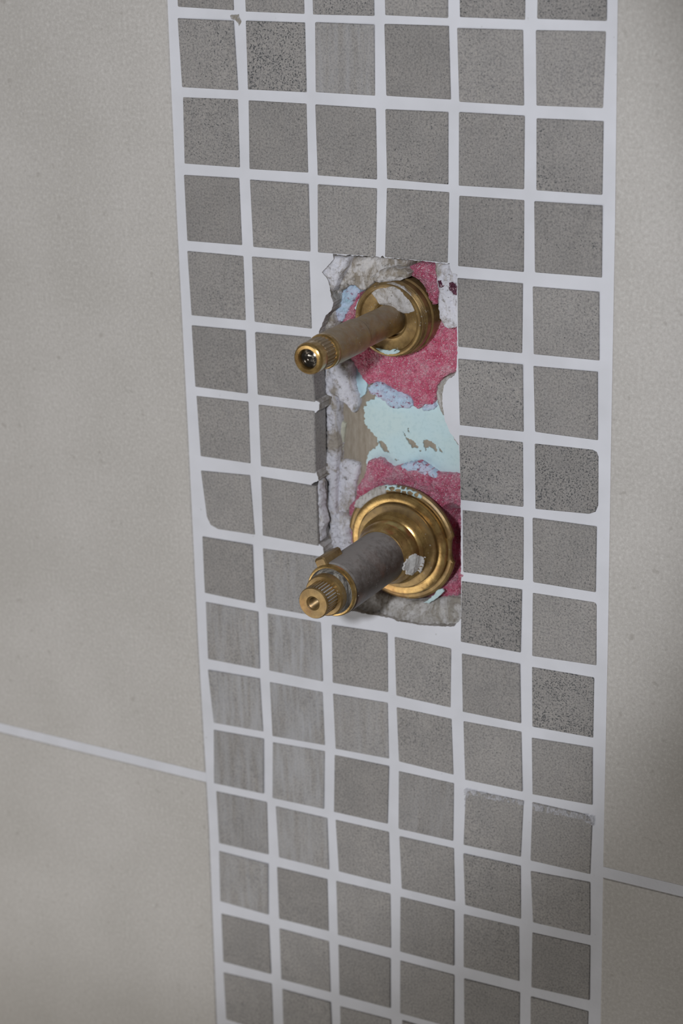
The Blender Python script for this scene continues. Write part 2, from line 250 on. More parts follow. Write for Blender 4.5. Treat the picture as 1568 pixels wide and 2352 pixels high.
def mat_wall_tile():
    t = NT('beige_stone_tile', 0.55)
    a = t.noise(22, 4, 0.6)
    b = t.noise(900, 3, 0.75)
    c = t.ramp(a, (0.3, rgb(190, 186, 181)), (0.7, rgb(202, 198, 194)))
    c = t.mix(t.ramp(b, (0.3, 0.55), (0.5, 0.0)), c, rgb(172, 169, 163))
    c = t.mix(t.ramp(b, (0.52, 0.0), (0.72, 0.6)), c, rgb(224, 222, 217))
    c = t.mix(t.ramp(t.noise(260, 2, 0.5), (0.66, 0.0), (0.74, 0.35)), c, rgb(150, 144, 137))
    t.color(c)
    t.b.inputs['Specular IOR Level'].default_value = 0.3
    t.bump(b, 0.08, 0.0004)
    return t.m


def mat_grout():
    t = NT('white_grout', 0.85)
    a = t.noise(700, 4, 0.7)
    c = t.ramp(t.noise(60, 3), (0.3, rgb(218, 219, 225)), (0.7, rgb(228, 229, 236)))
    c = t.mix(t.ramp(t.noise(330, 2), (0.74, 0.0), (0.8, 0.7)), c, rgb(170, 169, 168))
    t.color(c)
    t.b.inputs['Specular IOR Level'].default_value = 0.2
    t.bump(a, 0.25, 0.0004)
    return t.m


def mat_film(name, c, lo, hi):
    t = NT(name, 0.85)
    t.color(c)
    n = t.noise(900, 5, 0.75, t.stretch(t.tc, (1.6, 1.0, 0.7)))
    t.put(t.b.inputs['Alpha'], t.ramp(n, (lo, 0.0), (hi, 0.9)))
    return t.m


def mat_mortar(name, pale, dark, amount, spec=700):
    t = NT(name, 0.9)
    a = t.noise(190, 6, 0.7, t.stretch(t.tc, (1.0, 1.0, 0.5)), 0.9)
    b = t.noise(spec, 4, 0.7)
    c = t.mix(t.ramp(a, (amount - 0.07, 1.0), (amount + 0.07, 0.0)), pale, dark)
    c = t.mix(t.ramp(b, (0.3, 0.8), (0.46, 0.0)), c, rgb(120, 112, 102))
    c = t.mix(t.ramp(t.noise(520, 2), (0.22, 1.0), (0.3, 0.0)), c, rgb(70, 66, 60))
    t.color(c)
    t.b.inputs['Specular IOR Level'].default_value = 0.2
    t.bump(b, 0.6, 0.0006)
    return t.m


def mat_paper():
    t = NT('pale_green_blue_paper', 0.8)
    c = t.ramp(t.noise(40, 3), (0.35, rgb(192, 224, 236)), (0.65, rgb(204, 226, 228)))
    c = t.mix(t.ramp(t.noise(900, 2), (0.3, 0.4), (0.5, 0.0)), c, rgb(178, 206, 212))
    t.color(c)
    t.bump(t.noise(1500, 3), 0.15, 0.0003)
    return t.m


def mat_torn():
    t = NT('torn_brown_paper', 0.95)
    st = t.noise(1.0, 4, 0.65, t.stretch(t.tc, (600, 300, 160)))
    c = t.ramp(st, (0.3, rgb(146, 135, 120)), (0.7, rgb(172, 163, 150)))
    c = t.mix(t.ramp(t.noise(120, 4), (0.6, 0.0), (0.72, 0.8)), c, rgb(188, 184, 180))
    t.color(c)
    t.bump(st, 0.5, 0.0006)
    return t.m


def mat_foam(name, base, deep, pale, grain=0.85):
    t = NT(name, 0.28)
    a = t.noise(230, 4, 0.6, None, 0.5)
    b = t.noise(1300, 3, 0.7)
    c = t.ramp(a, (0.28, deep), (0.48, base), (0.75, pale))
    c = t.mix(t.ramp(b, (0.32, 0.75), (0.46, 0.0)), c, deep)
    c = t.mix(t.ramp(b, (0.56, 0.0), (0.7, 0.75)), c, rgb(244, 205, 214))
    # glints painted into the colour: pale dots scattered through the foam
    g = t.n('ShaderNodeTexVoronoi')
    t.put(g.inputs['Vector'], t.tc)
    g.inputs['Scale'].default_value = 1700
    pick = t.math('MULTIPLY', t.math('GREATER_THAN', t.ramp(g.outputs['Color'], (0.0, 0.0), (1.0, 1.0)), 0.66), t.math('LESS_THAN', g.outputs['Distance'], 0.36))
    c = t.mix(t.math('MULTIPLY', pick, grain), c, rgb(250, 226, 232))
    t.color(c)
    t.put(t.b.inputs['Roughness'], t.math('SUBTRACT', 0.32, t.math('MULTIPLY', pick, 0.2)))
    t.b.inputs['Subsurface Weight'].default_value = 0.25
    t.b.inputs['Subsurface Radius'].default_value = (1.0, 0.25, 0.3)
    t.b.inputs['Subsurface Scale'].default_value = 0.001
    t.b.inputs['Specular IOR Level'].default_value = 0.6
    t.bump(t.math('ADD', t.voro(2600), b), 1.0, 0.0007)
    return t.m


def mat_crust():
    t = NT('pale_blue_crust', 0.75)
    b = t.noise(1000, 3, 0.7)
    c = t.ramp(t.noise(150, 3), (0.35, rgb(178, 214, 236)), (0.65, rgb(206, 210, 232)))
    c = t.mix(t.ramp(t.noise(620, 3, 0.65), (0.34, 1.0), (0.44, 0.0)), c, rgb(150, 84, 112))
    t.color(c)
    t.bump(b, 0.7, 0.0007)
    return t.m


def mat_brass(name, bright, dull, dust=0.5, dust_col=(172, 166, 158), rough=0.3, zlo=0.0, zhi=0.006, film=0.3, film_col=(150, 120, 72)):
    t = NT(name, rough, 1.0)
    a = t.noise(260, 4, 0.6)
    c = t.mix(t.ramp(a, (0.38, 0.0), (0.62, 1.0)), bright, dull)
    c = t.mix(t.ramp(t.noise(110, 3, 0.6), (0.56, 0.0), (0.68, 0.4)), c, rgb(150, 92, 58))
    c = t.mix(t.ramp(t.noise(900, 3), (0.6, 0.0), (0.72, 0.5)), c, rgb(96, 64, 34))
    z = t.xyz()[2]
    n = t.noise(520, 4, 0.7)
    # building dust lies on the upper side and sticks elsewhere in grains
    up = t.n('ShaderNodeMapRange')
    t.put(up.inputs[0], t.math('ADD', z, t.math('MULTIPLY', t.math('SUBTRACT', n, 0.5), 0.012)))
    up.inputs[1].default_value = zlo
    up.inputs[2].default_value = zhi
    grains = t.ramp(t.voro(760), (0.13, 1.0), (0.2, 0.0))
    grains = t.math('MULTIPLY', grains, t.ramp(t.noise(300, 2), (0.5, 0.0), (0.58, 1.0)))
    d = t.math('MAXIMUM', t.math('MULTIPLY', up.outputs[0], dust), t.math('MULTIPLY', grains, 0.7 if dust > 0 else 0.2))
    # an old film of grease and grime dulls the metal between the dust
    fm = t.math('MULTIPLY', t.ramp(t.noise(170, 4, 0.6), (0.3, 0.5), (0.65, 1.0)), film)
    c = t.mix(fm, c, rgb(*film_col))
    t.color(t.mix(d, c, rgb(*dust_col)))
    t.put(t.b.inputs['Metallic'], t.math('SUBTRACT', 1.0, t.math('MAXIMUM', d, fm)))
    t.put(t.b.inputs['Roughness'], t.math('ADD', rough, t.math('MULTIPLY', d, 0.45)))
    t.bump(n, 0.08, 0.0004)
    return t.m


def mat_plain(name, c, rough=0.6, metal=0.0):
    t = NT(name, rough, metal)
    t.color(t.mix(t.ramp(t.noise(600, 3), (0.35, 0.35), (0.6, 0.0)), c, (c[0] * 0.6, c[1] * 0.6, c[2] * 0.6, 1)))
    t.bump(t.noise(900, 3), 0.1, 0.0003)
    return t.m


TILE, WTILE, GROUT = mat_tile(), mat_wall_tile(), mat_grout()
ADH = mat_mortar('pale_adhesive', rgb(220, 220, 228), rgb(168, 160, 150), 0.43)
ADH_GREY = mat_mortar('grey_adhesive', rgb(208, 205, 204), rgb(152, 143, 131), 0.49)
ADH_DARK = mat_mortar('dark_grey_adhesive', rgb(200, 198, 197), rgb(158, 153, 145), 0.48, 900)
BED = mat_plain('adhesive_bed', rgb(130, 122, 112), 0.9)
PAPER, TORN = mat_paper(), mat_torn()
PINK = mat_foam('pink_foam', rgb(240, 134, 164), rgb(220, 82, 120), rgb(248, 194, 208))
PINK_DULL = mat_foam('dusty_pink_foam', rgb(226, 132, 160), rgb(196, 72, 106), rgb(232, 194, 206))
PURPLE = mat_foam('purple_foam', rgb(104, 48, 72), rgb(70, 28, 50), rgb(150, 100, 124))
CRUST = mat_crust()
BRASS = mat_brass('brass', rgb(210, 176, 114), rgb(160, 128, 78), 0.0, rough=0.23, film=0.36, film_col=(136, 112, 70))
BRASS_OLD = mat_brass('tarnished_brass', rgb(192, 160, 104), rgb(136, 108, 66), 0.15, rough=0.36, zlo=0.006, zhi=0.018, film=0.66, film_col=(120, 99, 63))
BRASS_ROD = mat_brass('dusty_brass', rgb(176, 146, 98), rgb(138, 112, 74), 0.7, (190, 180, 166), rough=0.38, zlo=0.0, zhi=0.0075, film=0.55, film_col=(142, 118, 84))
SLEEVE = mat_brass('dusty_grey_metal', rgb(104, 94, 88), rgb(76, 66, 60), 0.85, (168, 163, 160), 0.4, 0.0, 0.0085, film=0.6, film_col=(82, 70, 62))
CHROME = mat_plain('dark_steel', rgb(150, 146, 140), 0.2, 1.0)
PLASTER = mat_plain('white_plaster', rgb(220, 218, 216), 0.9)
GRIME = mat_mortar('grimy_grease', rgb(186, 182, 174), rgb(92, 88, 84), 0.5, 1400)
SPLINE_GROUT = mat_plain('grouted_groove', rgb(196, 194, 192), 0.9)


# ------------------------------------------------------------------ mesh helpers
def link(name, verts, faces, mat, parent=None, smooth=False, angle=None):
    me = bpy.data.meshes.new(name)
    me.from_pydata([tuple(v) for v in verts], [], [tuple(f) for f in faces])
    me.materials.append(mat)
    o = bpy.data.objects.new(name, me)
    col.objects.link(o)
    if parent:
        o.parent = parent
    if smooth or angle:
        me.polygons.foreach_set('use_smooth', [True] * len(me.polygons))
        if angle:
            me.set_sharp_from_angle(angle=math.radians(angle))
    me.update()
    return o


def thing(name, label, cat, loc, group=None):
    o = bpy.data.objects.new(name, None)
    o.empty_display_size = 0.01
    o.location = loc
    col.objects.link(o)
    o['label'], o['category'] = label, cat
    if group:
        o['group'] = group
    return o


def tag(o, label, cat, group=None):
    o['label'], o['category'] = label, cat
    if group:
        o['group'] = group
    return o


def mm(pts):
    return np.array(pts, float) * 0.001


def area2(p):
    x, z = p[:, 0], p[:, 1]
    return 0.5 * np.sum(x * np.roll(z, -1) - z * np.roll(x, -1))


def rough_outline(p, step, amp, seed):
    """break straight runs into short ones and let them wander"""
    out = []
    n = len(p)
    for i in range(n):
        a, b = p[i], p[(i + 1) % n]
        d = b - a
        L = np.linalg.norm(d)
        k = max(1, int(L / step))
        nrm = np.array([-d[1], d[0]]) / max(L, 1e-9)
        for j in range(k):
            q = a + d * j / k
            w = noise.fractal(Vector((q[0] * 1100, q[1] * 1100, seed)), 0.6, 2.2, 4)
            out.append(q + nrm * w * amp)
    return np.array(out)


def slab(name, outer, holes, y0, y1, mat, parent, side=None):
    """flat plate between depth y0 (front) and y1, with real holes and edges"""
    loops = [outer if area2(outer) > 0 else outer[::-1]]
    loops += [h if area2(h) < 0 else h[::-1] for h in holes]
    jit = lambda q: 0.0 if not side else 0.0006 * noise.fractal(Vector((q[0] * 800, q[1] * 800, 9.3)), 0.7, 2.1, 4)
    tri = tessellate_polygon([[Vector((q[0], q[1], 0)) for q in l] for l in loops])
    flat = np.concatenate(loops)
    n = len(flat)
    V = [(q[0], y0, q[1]) for q in flat] + [(q[0] + jit(q) - (0.0003 if side else 0), y1, q[1] + jit(q[::-1])) for q in flat]
    F = []
    for t in tri:
        a, b, c = [flat[i] for i in t]
        s = (b[0] - a[0]) * (c[1] - a[1]) - (b[1] - a[1]) * (c[0] - a[0])
        t = tuple(t) if s > 0 else tuple(t)[::-1]
        F.append(t)
        F.append(tuple(i + n for i in t[::-1]))
    k = 0
    for l in loops:
        m_ = len(l)
        for i in range(m_):
            a, b = k + i, k + (i + 1) % m_
            F.append((a, a + n, b + n, b))
        k += m_
    o = link(name, V, F, mat, parent)
    if side:                                   # broken edges inside the cut-outs
        o.data.materials.append(side)
        for pl in list(o.data.polygons)[2 * len(tri) + len(loops[0]):]:
            pl.material_index = 1
    return o


def inside(px, pz, poly):
    r = np.zeros(px.shape, bool)
    n = len(poly)
    for i in range(n):
        x1, z1 = poly[i]
        x2, z2 = poly[(i + 1) % n]
        c = ((z1 > pz) != (z2 > pz))
        if z1 != z2:
            r ^= c & (px < (x2 - x1) * (pz - z1) / (z2 - z1) + x1)
    return r


def nearest(px, pz, poly):
    best = np.full(px.shape, 1e9)
    bx, bz = px.copy(), pz.copy()
    n = len(poly)
    for i in range(n):
        a, b = poly[i], poly[(i + 1) % n]
        d = b - a
        L = d @ d + 1e-18
        t = np.clip(((px - a[0]) * d[0] + (pz - a[1]) * d[1]) / L, 0, 1)
        qx, qz = a[0] + t * d[0], a[1] + t * d[1]
        e = np.hypot(px - qx, pz - qz)
        k = e < best
        best = np.where(k, e, best)
        bx = np.where(k, qx, bx)
        bz = np.where(k, qz, bz)
    return best, bx, bz


def crust(name, key, y, back, mat, parent=None, bulge=0.0015, width=0.0015, amp=0.0008, scale=300, fine=0.00025,
          step=0.0004, rough=0.0003, seed=0.0, edge=0.0, smooth=True, keep=None, loc=(0, 0, 0)):
    """a solid lump that fills one outline: its own relief in front, edges going back to depth `back`"""
    p = mm(OUTLINE[key])
    p = rough_outline(p, 0.0006, rough, seed + 3.1)
    lo, hi = p.min(0) - step * 2, p.max(0) + step * 2
    gx = np.arange(lo[0], hi[0], step)
    gz = np.arange(lo[1], hi[1], step)
    X, Z = np.meshgrid(gx, gz)
    X, Z = X.copy(), Z.copy()
    ins = inside(X, Z, p)
    d, bx, bz = nearest(X, Z, p)
    cell = ins[:-1, :-1] | ins[1:, :-1] | ins[:-1, 1:] | ins[1:, 1:]
    if keep is not None:
        kp = keep(X, Z)
        cell &= kp[:-1, :-1] & kp[1:, 1:]
    X = np.where(ins, X, bx)
    Z = np.where(ins, Z, bz)
    d = np.where(ins, d, 0)
    used = np.zeros(X.shape, bool)
    for a, b in ((slice(None, -1), slice(None, -1)), (slice(1, None), slice(None, -1)), (slice(None, -1), slice(1, None)), (slice(1, None), slice(1, None))):
        used[a, b] |= cell
    idx = -np.ones(X.shape, int)
    idx[used] = np.arange(used.sum())
    V = []
    yb = y if callable(y) else (lambda a, b: y)
    for x, z, dd in zip(X[used], Z[used], d[used]):
        q = Vector((x * scale, seed, z * scale))
        h = noise.fractal(q, 0.75, 2.1, 5) * amp + (noise.noise(Vector((x * 1000, seed, z * 1000))) + 0.7 * noise.noise(Vector((x * 2300, seed, z * 2300)))) * fine
        s = 1 - math.exp(-dd / width)
        V.append((x - loc[0], yb(x, z) + edge * (1 - s) - bulge * s - h * (0.35 + 0.65 * s) - loc[1], z - loc[2]))
    F = []
    I, J = np.nonzero(cell)
    for i, j in zip(I, J):
        F.append((idx[i, j], idx[i, j + 1], idx[i + 1, j + 1], idx[i + 1, j]))
    cnt = {}
    for f in F:
        for a, b in zip(f, f[1:] + f[:1]):
            cnt[(a, b)] = 1
    bk = {}
    for (a, b) in list(cnt):
        if (b, a) not in cnt:
            for k in (a, b):
                if k not in bk:
                    bk[k] = len(V)
                    V.append((V[k][0], back - loc[1], V[k][2]))
            F.append((b, a, bk[a], bk[b]))
    o = link(name, V, F, mat, parent, smooth=smooth)
    o.location = loc
    return o


def lathe(name, prof, mat, parent, seg=96, angle=24, wob=None, cap=True):
    """turn a profile of (y, r) in mm about the y axis; runs from the wall outwards"""
    V, F = [], []
    n = len(prof)
    for (y, r) in prof:
        for k in range(seg):
            a = 2 * math.pi * k / seg
            rr = r * (wob(a, y) if wob else 1.0)
            V.append((rr * 0.001 * math.cos(a), y * 0.001, rr * 0.001 * math.sin(a)))
    for i in range(n - 1):
        for k in range(seg):
            a, b = i * seg + k, i * seg + (k + 1) % seg
            F.append((a, b, b + seg, a + seg))
    if cap:
        F.append(tuple(range(seg))[::-1])
        F.append(tuple((n - 1) * seg + k for k in range(seg)))
    return link(name, V, F, mat, parent, angle=angle)


def threads(y0, y1, r, pitch, depth):
    out = []
    y = y0
    while y - pitch > y1:
        out += [(y, r - depth), (y - pitch * 0.32, r), (y - pitch * 0.52, r), (y - pitch * 0.9, r - depth)]
        y -= pitch
    return out


def splined(name, y0, y1, r, depth, teeth, mat, parent, caps=True):
    V, F = [], []
    ring = []
    for k in range(teeth):
        for f, rr in ((0.0, r - depth), (0.18, r - depth), (0.36, r), (0.82, r)):
            a = 2 * math.pi * (k + f) / teeth
            ring.append((rr * math.cos(a), rr * math.sin(a)))
    n = len(ring)
    ys = [(y0, 1.0), (y1 + 0.3, 1.0), (y1, 0.94)]
    for y, s in ys:
        V += [(x * s * 0.001, y * 0.001, z * s * 0.001) for x, z in ring]
    for i in range(len(ys) - 1):
        for k in range(n):
            a, b = i * n + k, i * n + (k + 1) % n
            F.append((a, b, b + n, a + n))
    if caps:
        F.append(tuple(range(n))[::-1])
        F.append(tuple((len(ys) - 1) * n + k for k in range(n)))
    return link(name, V, F, mat, parent)


# ------------------------------------------------------------------ the wall
X0, X1, ZT, ZB = -0.34, 0.46, 0.15, -0.52
BOARD_Y = 0.0130
wall = slab('wall_back', np.array([(X0, ZB), (X1, ZB), (X1, ZT), (X0, ZT)]), [np.array([(0.0815 + 0.0072 * math.cos(a / 16 * math.pi), -0.1810 + 0.0140 * math.sin(a / 16 * math.pi)) for a in range(32)])], BOARD_Y, 0.0255, TORN, None)
wall['kind'] = 'structure'
wall['label'] = 'tiled bathroom wall with a grey mosaic strip and a cut-out for two valves'

hole = rough_outline(mm(HOLE), 0.0004, 0.0002, 1.7)
ctr = hole.mean(0)
el = mm([[EDGE_LEFT[0][0] + 0.2, ZT * 1000]] + EDGE_LEFT + [[EDGE_LEFT[-1][0] - 0.3, ZB * 1000]])
er = mm([[EDGE_RIGHT[0][0], ZT * 1000]] + EDGE_RIGHT + [[EDGE_RIGHT[-1][0], ZB * 1000]])
band = np.concatenate([el, er[::-1]])
slab('grout', band, [hole], 0.00035, 0.0074, GROUT, wall, ADH_DARK)
slab('adhesive_bed', np.array([(X0, ZB), (X1, ZB), (X1, ZT), (X0, ZT)]), [ctr + (hole - ctr) * np.array((0.985, 0.995))], 0.0075, BOARD_Y, BED, wall)

# large beige tiles left and right of the strip, and the white joints between them
JL0, JL1, JR0, JR1 = -0.2826, -0.2864, -0.2821, -0.2861


def cut_tile(xa, xb, edge, side, z0, z1):
    """rectangular tile whose edge beside the mosaic follows the grout line"""
    e = [q for q in edge if z0 + 0.001 < q[1] < z1 - 0.001]
    ze = lambda z: np.interp(z, edge[::-1, 1], edge[::-1, 0])
    near = [(ze(z0), z0)] + [tuple(q) for q in e[::-1]] + [(ze(z1), z1)]
    p = near + [(xb, z1), (xb, z0)]
    p = np.array(p)
    if area2(p) < 0:
        p = p[::-1]
    n = len(p)
    c = p.mean(0)
    q = p - np.sign(p - c) * 0.0004
    V = [(a[0], 0.0, a[1]) for a in q] + [(a[0], 0.0004, a[1]) for a in p] + [(a[0], 0.0075, a[1]) for a in p]
    F = [tuple(range(n)), tuple(range(2 * n, 3 * n))[::-1]]
    for i in range(n):
        j = (i + 1) % n
        F += [(i, i + n, j + n, j), (i + n, i + 2 * n, j + 2 * n, j + n)]
    return link('wall_tile', V, F, WTILE, wall)


cut_tile(None, X0, el, -1, JL0, ZT)
cut_tile(None, X0, el, -1, ZB, JL1)
cut_tile(None, X1, er, 1, JR0, ZT)
cut_tile(None, X1, er, 1, ZB, JR1)
for xa, xb, za, zb in ((X0, -0.0146, JL1, JL0), (0.1402, X1, JR1, JR0)):
    slab('grout', np.array([(xa, za), (xb, za), (xb, zb), (xa, zb)]), [], 0.0003, 0.0074, GROUT, wall)

# mosaic tiles, each set a little differently
SPECKLED = {(1, 1): 1.0, (0, 2): 0.7, (0, 5): 0.8, (6, 5): 1.0, (8, 4): 1.0, (9, 5): 1.0, (1, 0): 0.45, (2, 0): 0.5, (6, 4): 0.7,
            (2, 3): 0.4, (2, 5): 0.4, (5, 4): 0.5, (9, 3): 0.6, (12, 4): 0.6, (13, 4): 0.5, (10, 3): 0.4, (9, 2): 0.4, (7, 4): 0.5, (8, 1): 0.4, (11, 4): 0.3, (0, 4): 0.6}
PAINTED_SHEEN = {(9, 0): 0.35, (9, 1): 0.55, (10, 0): 0.5, (10, 1): 0.55, (11, 0): 0.35, (11, 1): 0.45, (12, 0): 0.35, (12, 1): 0.35, (13, 0): 0.3, (8, 1): 0.25, (1, 2): 0.25, (10, 2): 0.2, (11, 3): 0.2}  # strength of the painted light sheen, tile by tile
CORNER = {(7, 0): {3: 0.004}, (11, 5): {1: 0.003}, (11, 4): {0: 0.0025}, (6, 5): {2: 0.003, 1: 0.002}, (8, 5): {1: 0.001}}
for row in TILES:
    r, c = row[:2]
    p = mm(np.array(row[2:]).reshape(4, 2))[::-1]        # BL BR TR TL, counter-clockwise seen from the room
    rnd = {3 - k: v for k, v in CORNER.get((r, c), {}).items()}
    pts = []
    for k in range(4):
        a, b, d = p[k], p[k - 1], p[(k + 1) % 4]
        rad = rnd.get(k, 0.00022 + 0.0002 * random.random())
        u, w = (b - a) / np.linalg.norm(b - a), (d - a) / np.linalg.norm(d - a)
        pts += [a + u * rad, a + (u + w) * rad * 0.29, a + w * rad]
    pts = np.array(pts)
    n = len(pts)
    cc = pts.mean(0)
    top = pts - (pts - cc) / np.linalg.norm(pts - cc, axis=1)[:, None] * 0.0004
    tilt = [random.uniform(-0.00012, 0.00012) for _ in range(3)]
    yf = [tilt[0] + tilt[1] * (q[0] - cc[0]) * 90 + tilt[2] * (q[1] - cc[1]) * 90 for q in pts]
    V = [(q[0], y, q[1]) for q, y in zip(top, yf)] + [(q[0], y + 0.0003, q[1]) for q, y in zip(pts, yf)] + [(q[0], 0.0075, q[1]) for q in pts]
    F = [tuple(range(n)), tuple(range(2 * n, 3 * n))[::-1]]
    for i in range(n):
        j = (i + 1) % n
        F += [(i, i + n, j + n, j), (i + n, i + 2 * n, j + 2 * n, j + n)]
    o = link('mosaic_tile', V, F, TILE, wall)
    o['shift'] = random.uniform(0, 40)
    o['speckle'] = SPECKLED.get((r, c), random.uniform(0.0, 0.22))
    o['painted_sheen'] = 1.6 * PAINTED_SHEEN.get((r, c), 0.04)
    o['deep'] = random.uniform(-0.04, 0.2)

# plasterboard facing paper left in the cut-out, with torn places
tears = [rough_outline(mm(OUTLINE['tear%d' % i]), 0.0003, 0.0005, i + 0.4) for i in range(7)]
o = slab('facing_paper', rough_outline(mm(OUTLINE['paper']), 0.0004, 0.0007, 9.0), tears, 0.0126, BOARD_Y, PAPER, wall)
o['label'] = 'pale blue-green paper face of the plasterboard with small torn spots'
slab('facing_paper', rough_outline(mm(OUTLINE['paper2']), 0.0006, 0.0002, 2.0), [], 0.0122, BOARD_Y, PAPER, wall)
crust('paper_shred', 'strip', 0.0120, BOARD_Y, mat_plain('cream_paper', rgb(196, 196, 180), 0.9), wall, bulge=0.0006, width=0.0006, amp=0.0003, fine=0.0001, step=0.0003)
crust('paper_shred', 'leaf', 0.0058, 0.0070, PAPER, wall, bulge=0.0003, width=0.0004, amp=0.0002, fine=0.0, step=0.0003, rough=0.0001)

# dried tile adhesive round the cut-out
def slope_left(x, z):
    return 0.0078 + 0.0042 * min(1.0, max(0.0, (x - 0.0415) / 0.010))


LOW = dict(bulge=0.0004, width=0.0006, fine=0.0003, step=0.0003, edge=0.0006)
o = crust('dried_adhesive', 'm_strip', 0.0080, BOARD_Y, ADH, wall, amp=0.0005, scale=260, seed=1, **LOW)
o['label'] = 'long pale rib of dried tile adhesive behind the cut tile edges'
crust('dried_adhesive', 'm_upper', slope_left, BOARD_Y, ADH, wall, amp=0.0008, scale=240, seed=7, **LOW)
crust('dried_adhesive', 'm_fill', 0.0112, BOARD_Y, ADH, wall, amp=0.0005, scale=170, seed=8, **LOW)
crust('dried_adhesive', 'm_lump', slope_left, BOARD_Y, ADH, wall, amp=0.0010, scale=260, seed=9, **LOW)
crust('dried_adhesive', 'm_tl', 0.0010, 0.0080, ADH, wall, amp=0.0007, scale=300, seed=2, **LOW)
o = crust('dried_adhesive', 'm_top', 0.0048, BOARD_Y, ADH_GREY, wall, amp=0.0012, scale=280, seed=3, **LOW)
o['label'] = 'rough grey and white adhesive crust above the upper valve'
crust('dried_adhesive', 'm_cap', 0.0010, 0.0060, ADH_GREY, wall, amp=0.0009, scale=420, seed=45, **LOW)
crust('dried_adhesive', 'm_right', 0.0040, BOARD_Y, ADH, wall, amp=0.0008, scale=260, seed=4, **LOW)
crust('dried_adhesive', 'm_band', 0.0045, BOARD_Y, ADH_DARK, wall, amp=0.0005, scale=330, seed=5, **LOW)


def slope_bottom(x, z):
    return 0.0022 + 0.0055 * min(1.0, max(0.0, (z + 0.2085) / 0.008))


o = crust('dried_adhesive', 'm_bot', slope_bottom, BOARD_Y, ADH_DARK, wall, amp=0.0007, scale=300, seed=6, **LOW)
o['label'] = 'coarse grey adhesive below the lower valve'

# ------------------------------------------------------------------ expanding foam
def foam(key, y, label, mat, **kw):
    p = mm(OUTLINE[key])
    c = p.mean(0)
    o = crust('foam', key, y, BOARD_Y - 0.0001, mat, None, loc=(c[0], y, c[1]), **kw)
    return tag(o, label, 'foam')


FO = dict(bulge=0.0012, width=0.0012, amp=0.0007, scale=330, fine=0.00045, step=0.00035, rough=0.00035)
fa = foam('foam_a', 0.0106, 'bright pink glittery foam patch filling the gap below the upper valve', PINK, seed=11, **FO)
cr = crust('blue_crust', 'crust_d', 0.0108, BOARD_Y - 0.0001, CRUST, None, bulge=0.0016, amp=0.0009, scale=420, fine=0.0006, step=0.00035, rough=0.0006, seed=12)
cr.parent = fa; cr.location = -fa.location
cr['label'] = 'pale blue flaky crust along the lower edge of the foam'
ce = crust('blue_crust', 'crust_e', 0.0110, BOARD_Y - 0.0001, CRUST, None, bulge=0.0010, amp=0.0009, scale=420, fine=0.0006, step=0.00035, rough=0.0006, seed=13)
ce.parent = fa; ce.location = -fa.location
foam('foam_b', 0.0052, 'small crumbly pink foam strip over the top right rim of the upper valve', PINK_DULL, seed=14, **FO)
fc = foam('foam_c', 0.0090, 'little pink foam wedge with pale blue crust left of the upper threaded collar', PINK_DULL, seed=15, **FO)
c2 = crust('blue_crust', 'crust_c', 0.0078, BOARD_Y - 0.0001, CRUST, None, bulge=0.0016, amp=0.0009, scale=420, fine=0.0006, step=0.00035, rough=0.0005, seed=16)
c2.parent = fc; c2.location = -fc.location
foam('nug_a', 0.0030, 'dark purple foam blob at the right edge of the cut-out', PURPLE, seed=17, **FO)
foam('nug_b', 0.0036, 'smaller dark purple foam speck between the upper valve rim and the edge blob', PURPLE, seed=18, **FO)


def cavity(x, z):
    """the foam is hollow to the right of the lower flange"""
    a = math.hypot((x - 0.0815) / 0.0072, (z + 0.1810) / 0.0140)
    return 0.0106 + 0.0110 * min(1.0, max(0.0, 2.2 * (1 - a)))


p = mm(OUTLINE['foam_d']).mean(0)
fd = tag(crust('foam', 'foam_d', cavity, 0.0240, PINK_DULL, None, loc=(p[0], 0.0106, p[1]), seed=19, **FO), 'wide pink foam bed behind and around the notched flange of the lower valve', 'foam')
cf = crust('blue_crust', 'crust_f', 0.0100, 0.0125, CRUST, None, bulge=0.0014, amp=0.0009, scale=420, fine=0.0006, step=0.00035, rough=0.0006, seed=20)
cf.parent = fd; cf.location = -fd.location
cn = crust('foam_lip', 'nose', 0.0010, 0.0125, PINK_DULL, None, bulge=0.0012, amp=0.0006, scale=420, fine=0.0004, step=0.00035, seed=21)
cn.parent = fd; cn.location = -fd.location

# ------------------------------------------------------------------ upper valve
AX = 0.0645
uv = thing('shower_valve', 'upper brass valve stem with hollow ribbed tip and finely threaded collar', 'valve', (AX, 0, -0.105))
lathe('flange', [(12.9, 12.9), (5.6, 12.85), (5.3, 12.6), (5.1, 12.35), (4.7, 12.3), (4.5, 12.5), (2.3, 12.4), (1.9, 12.0), (1.7, 11.0)], BRASS_OLD, uv)
lathe('threaded_collar', [(1.9, 11.4)] + threads(1.9, -1.0, 12.0, 0.62, 0.36) + [(-1.0, 11.8), (-1.35, 11.5), (-1.4, 10.9), (-1.2, 10.4), (-0.6, 9.9), (-0.1, 7.4), (-0.2, 6.2), (0.2, 5.6), (4.0, 5.5)], BRASS_OLD, uv)
sp = lathe('spindle', [(4.0, 4.9), (-22.0, 4.95), (-22.7, 5.4), (-40.9, 5.4), (-41.4, 5.15), (-41.5, 4.9), (-43.0, 4.8)], BRASS_ROD, uv)
lathe('collar_ring', [(-41.5, 4.8), (-41.6, 5.35), (-42.0, 5.45), (-42.9, 5.4), (-43.4, 5.1), (-43.5, 4.6)], BRASS, sp)
splined('spline', -43.3, -48.4, 4.9, 0.34, 26, BRASS_ROD, sp)
lathe('tip_ring', [(-48.2, 4.2), (-48.4, 4.7), (-48.9, 4.85), (-51.4, 4.85), (-52.1, 4.5), (-52.3, 4.1), (-52.2, 3.2), (-51.8, 3.0), (-48.5, 2.9)], BRASS, sp)
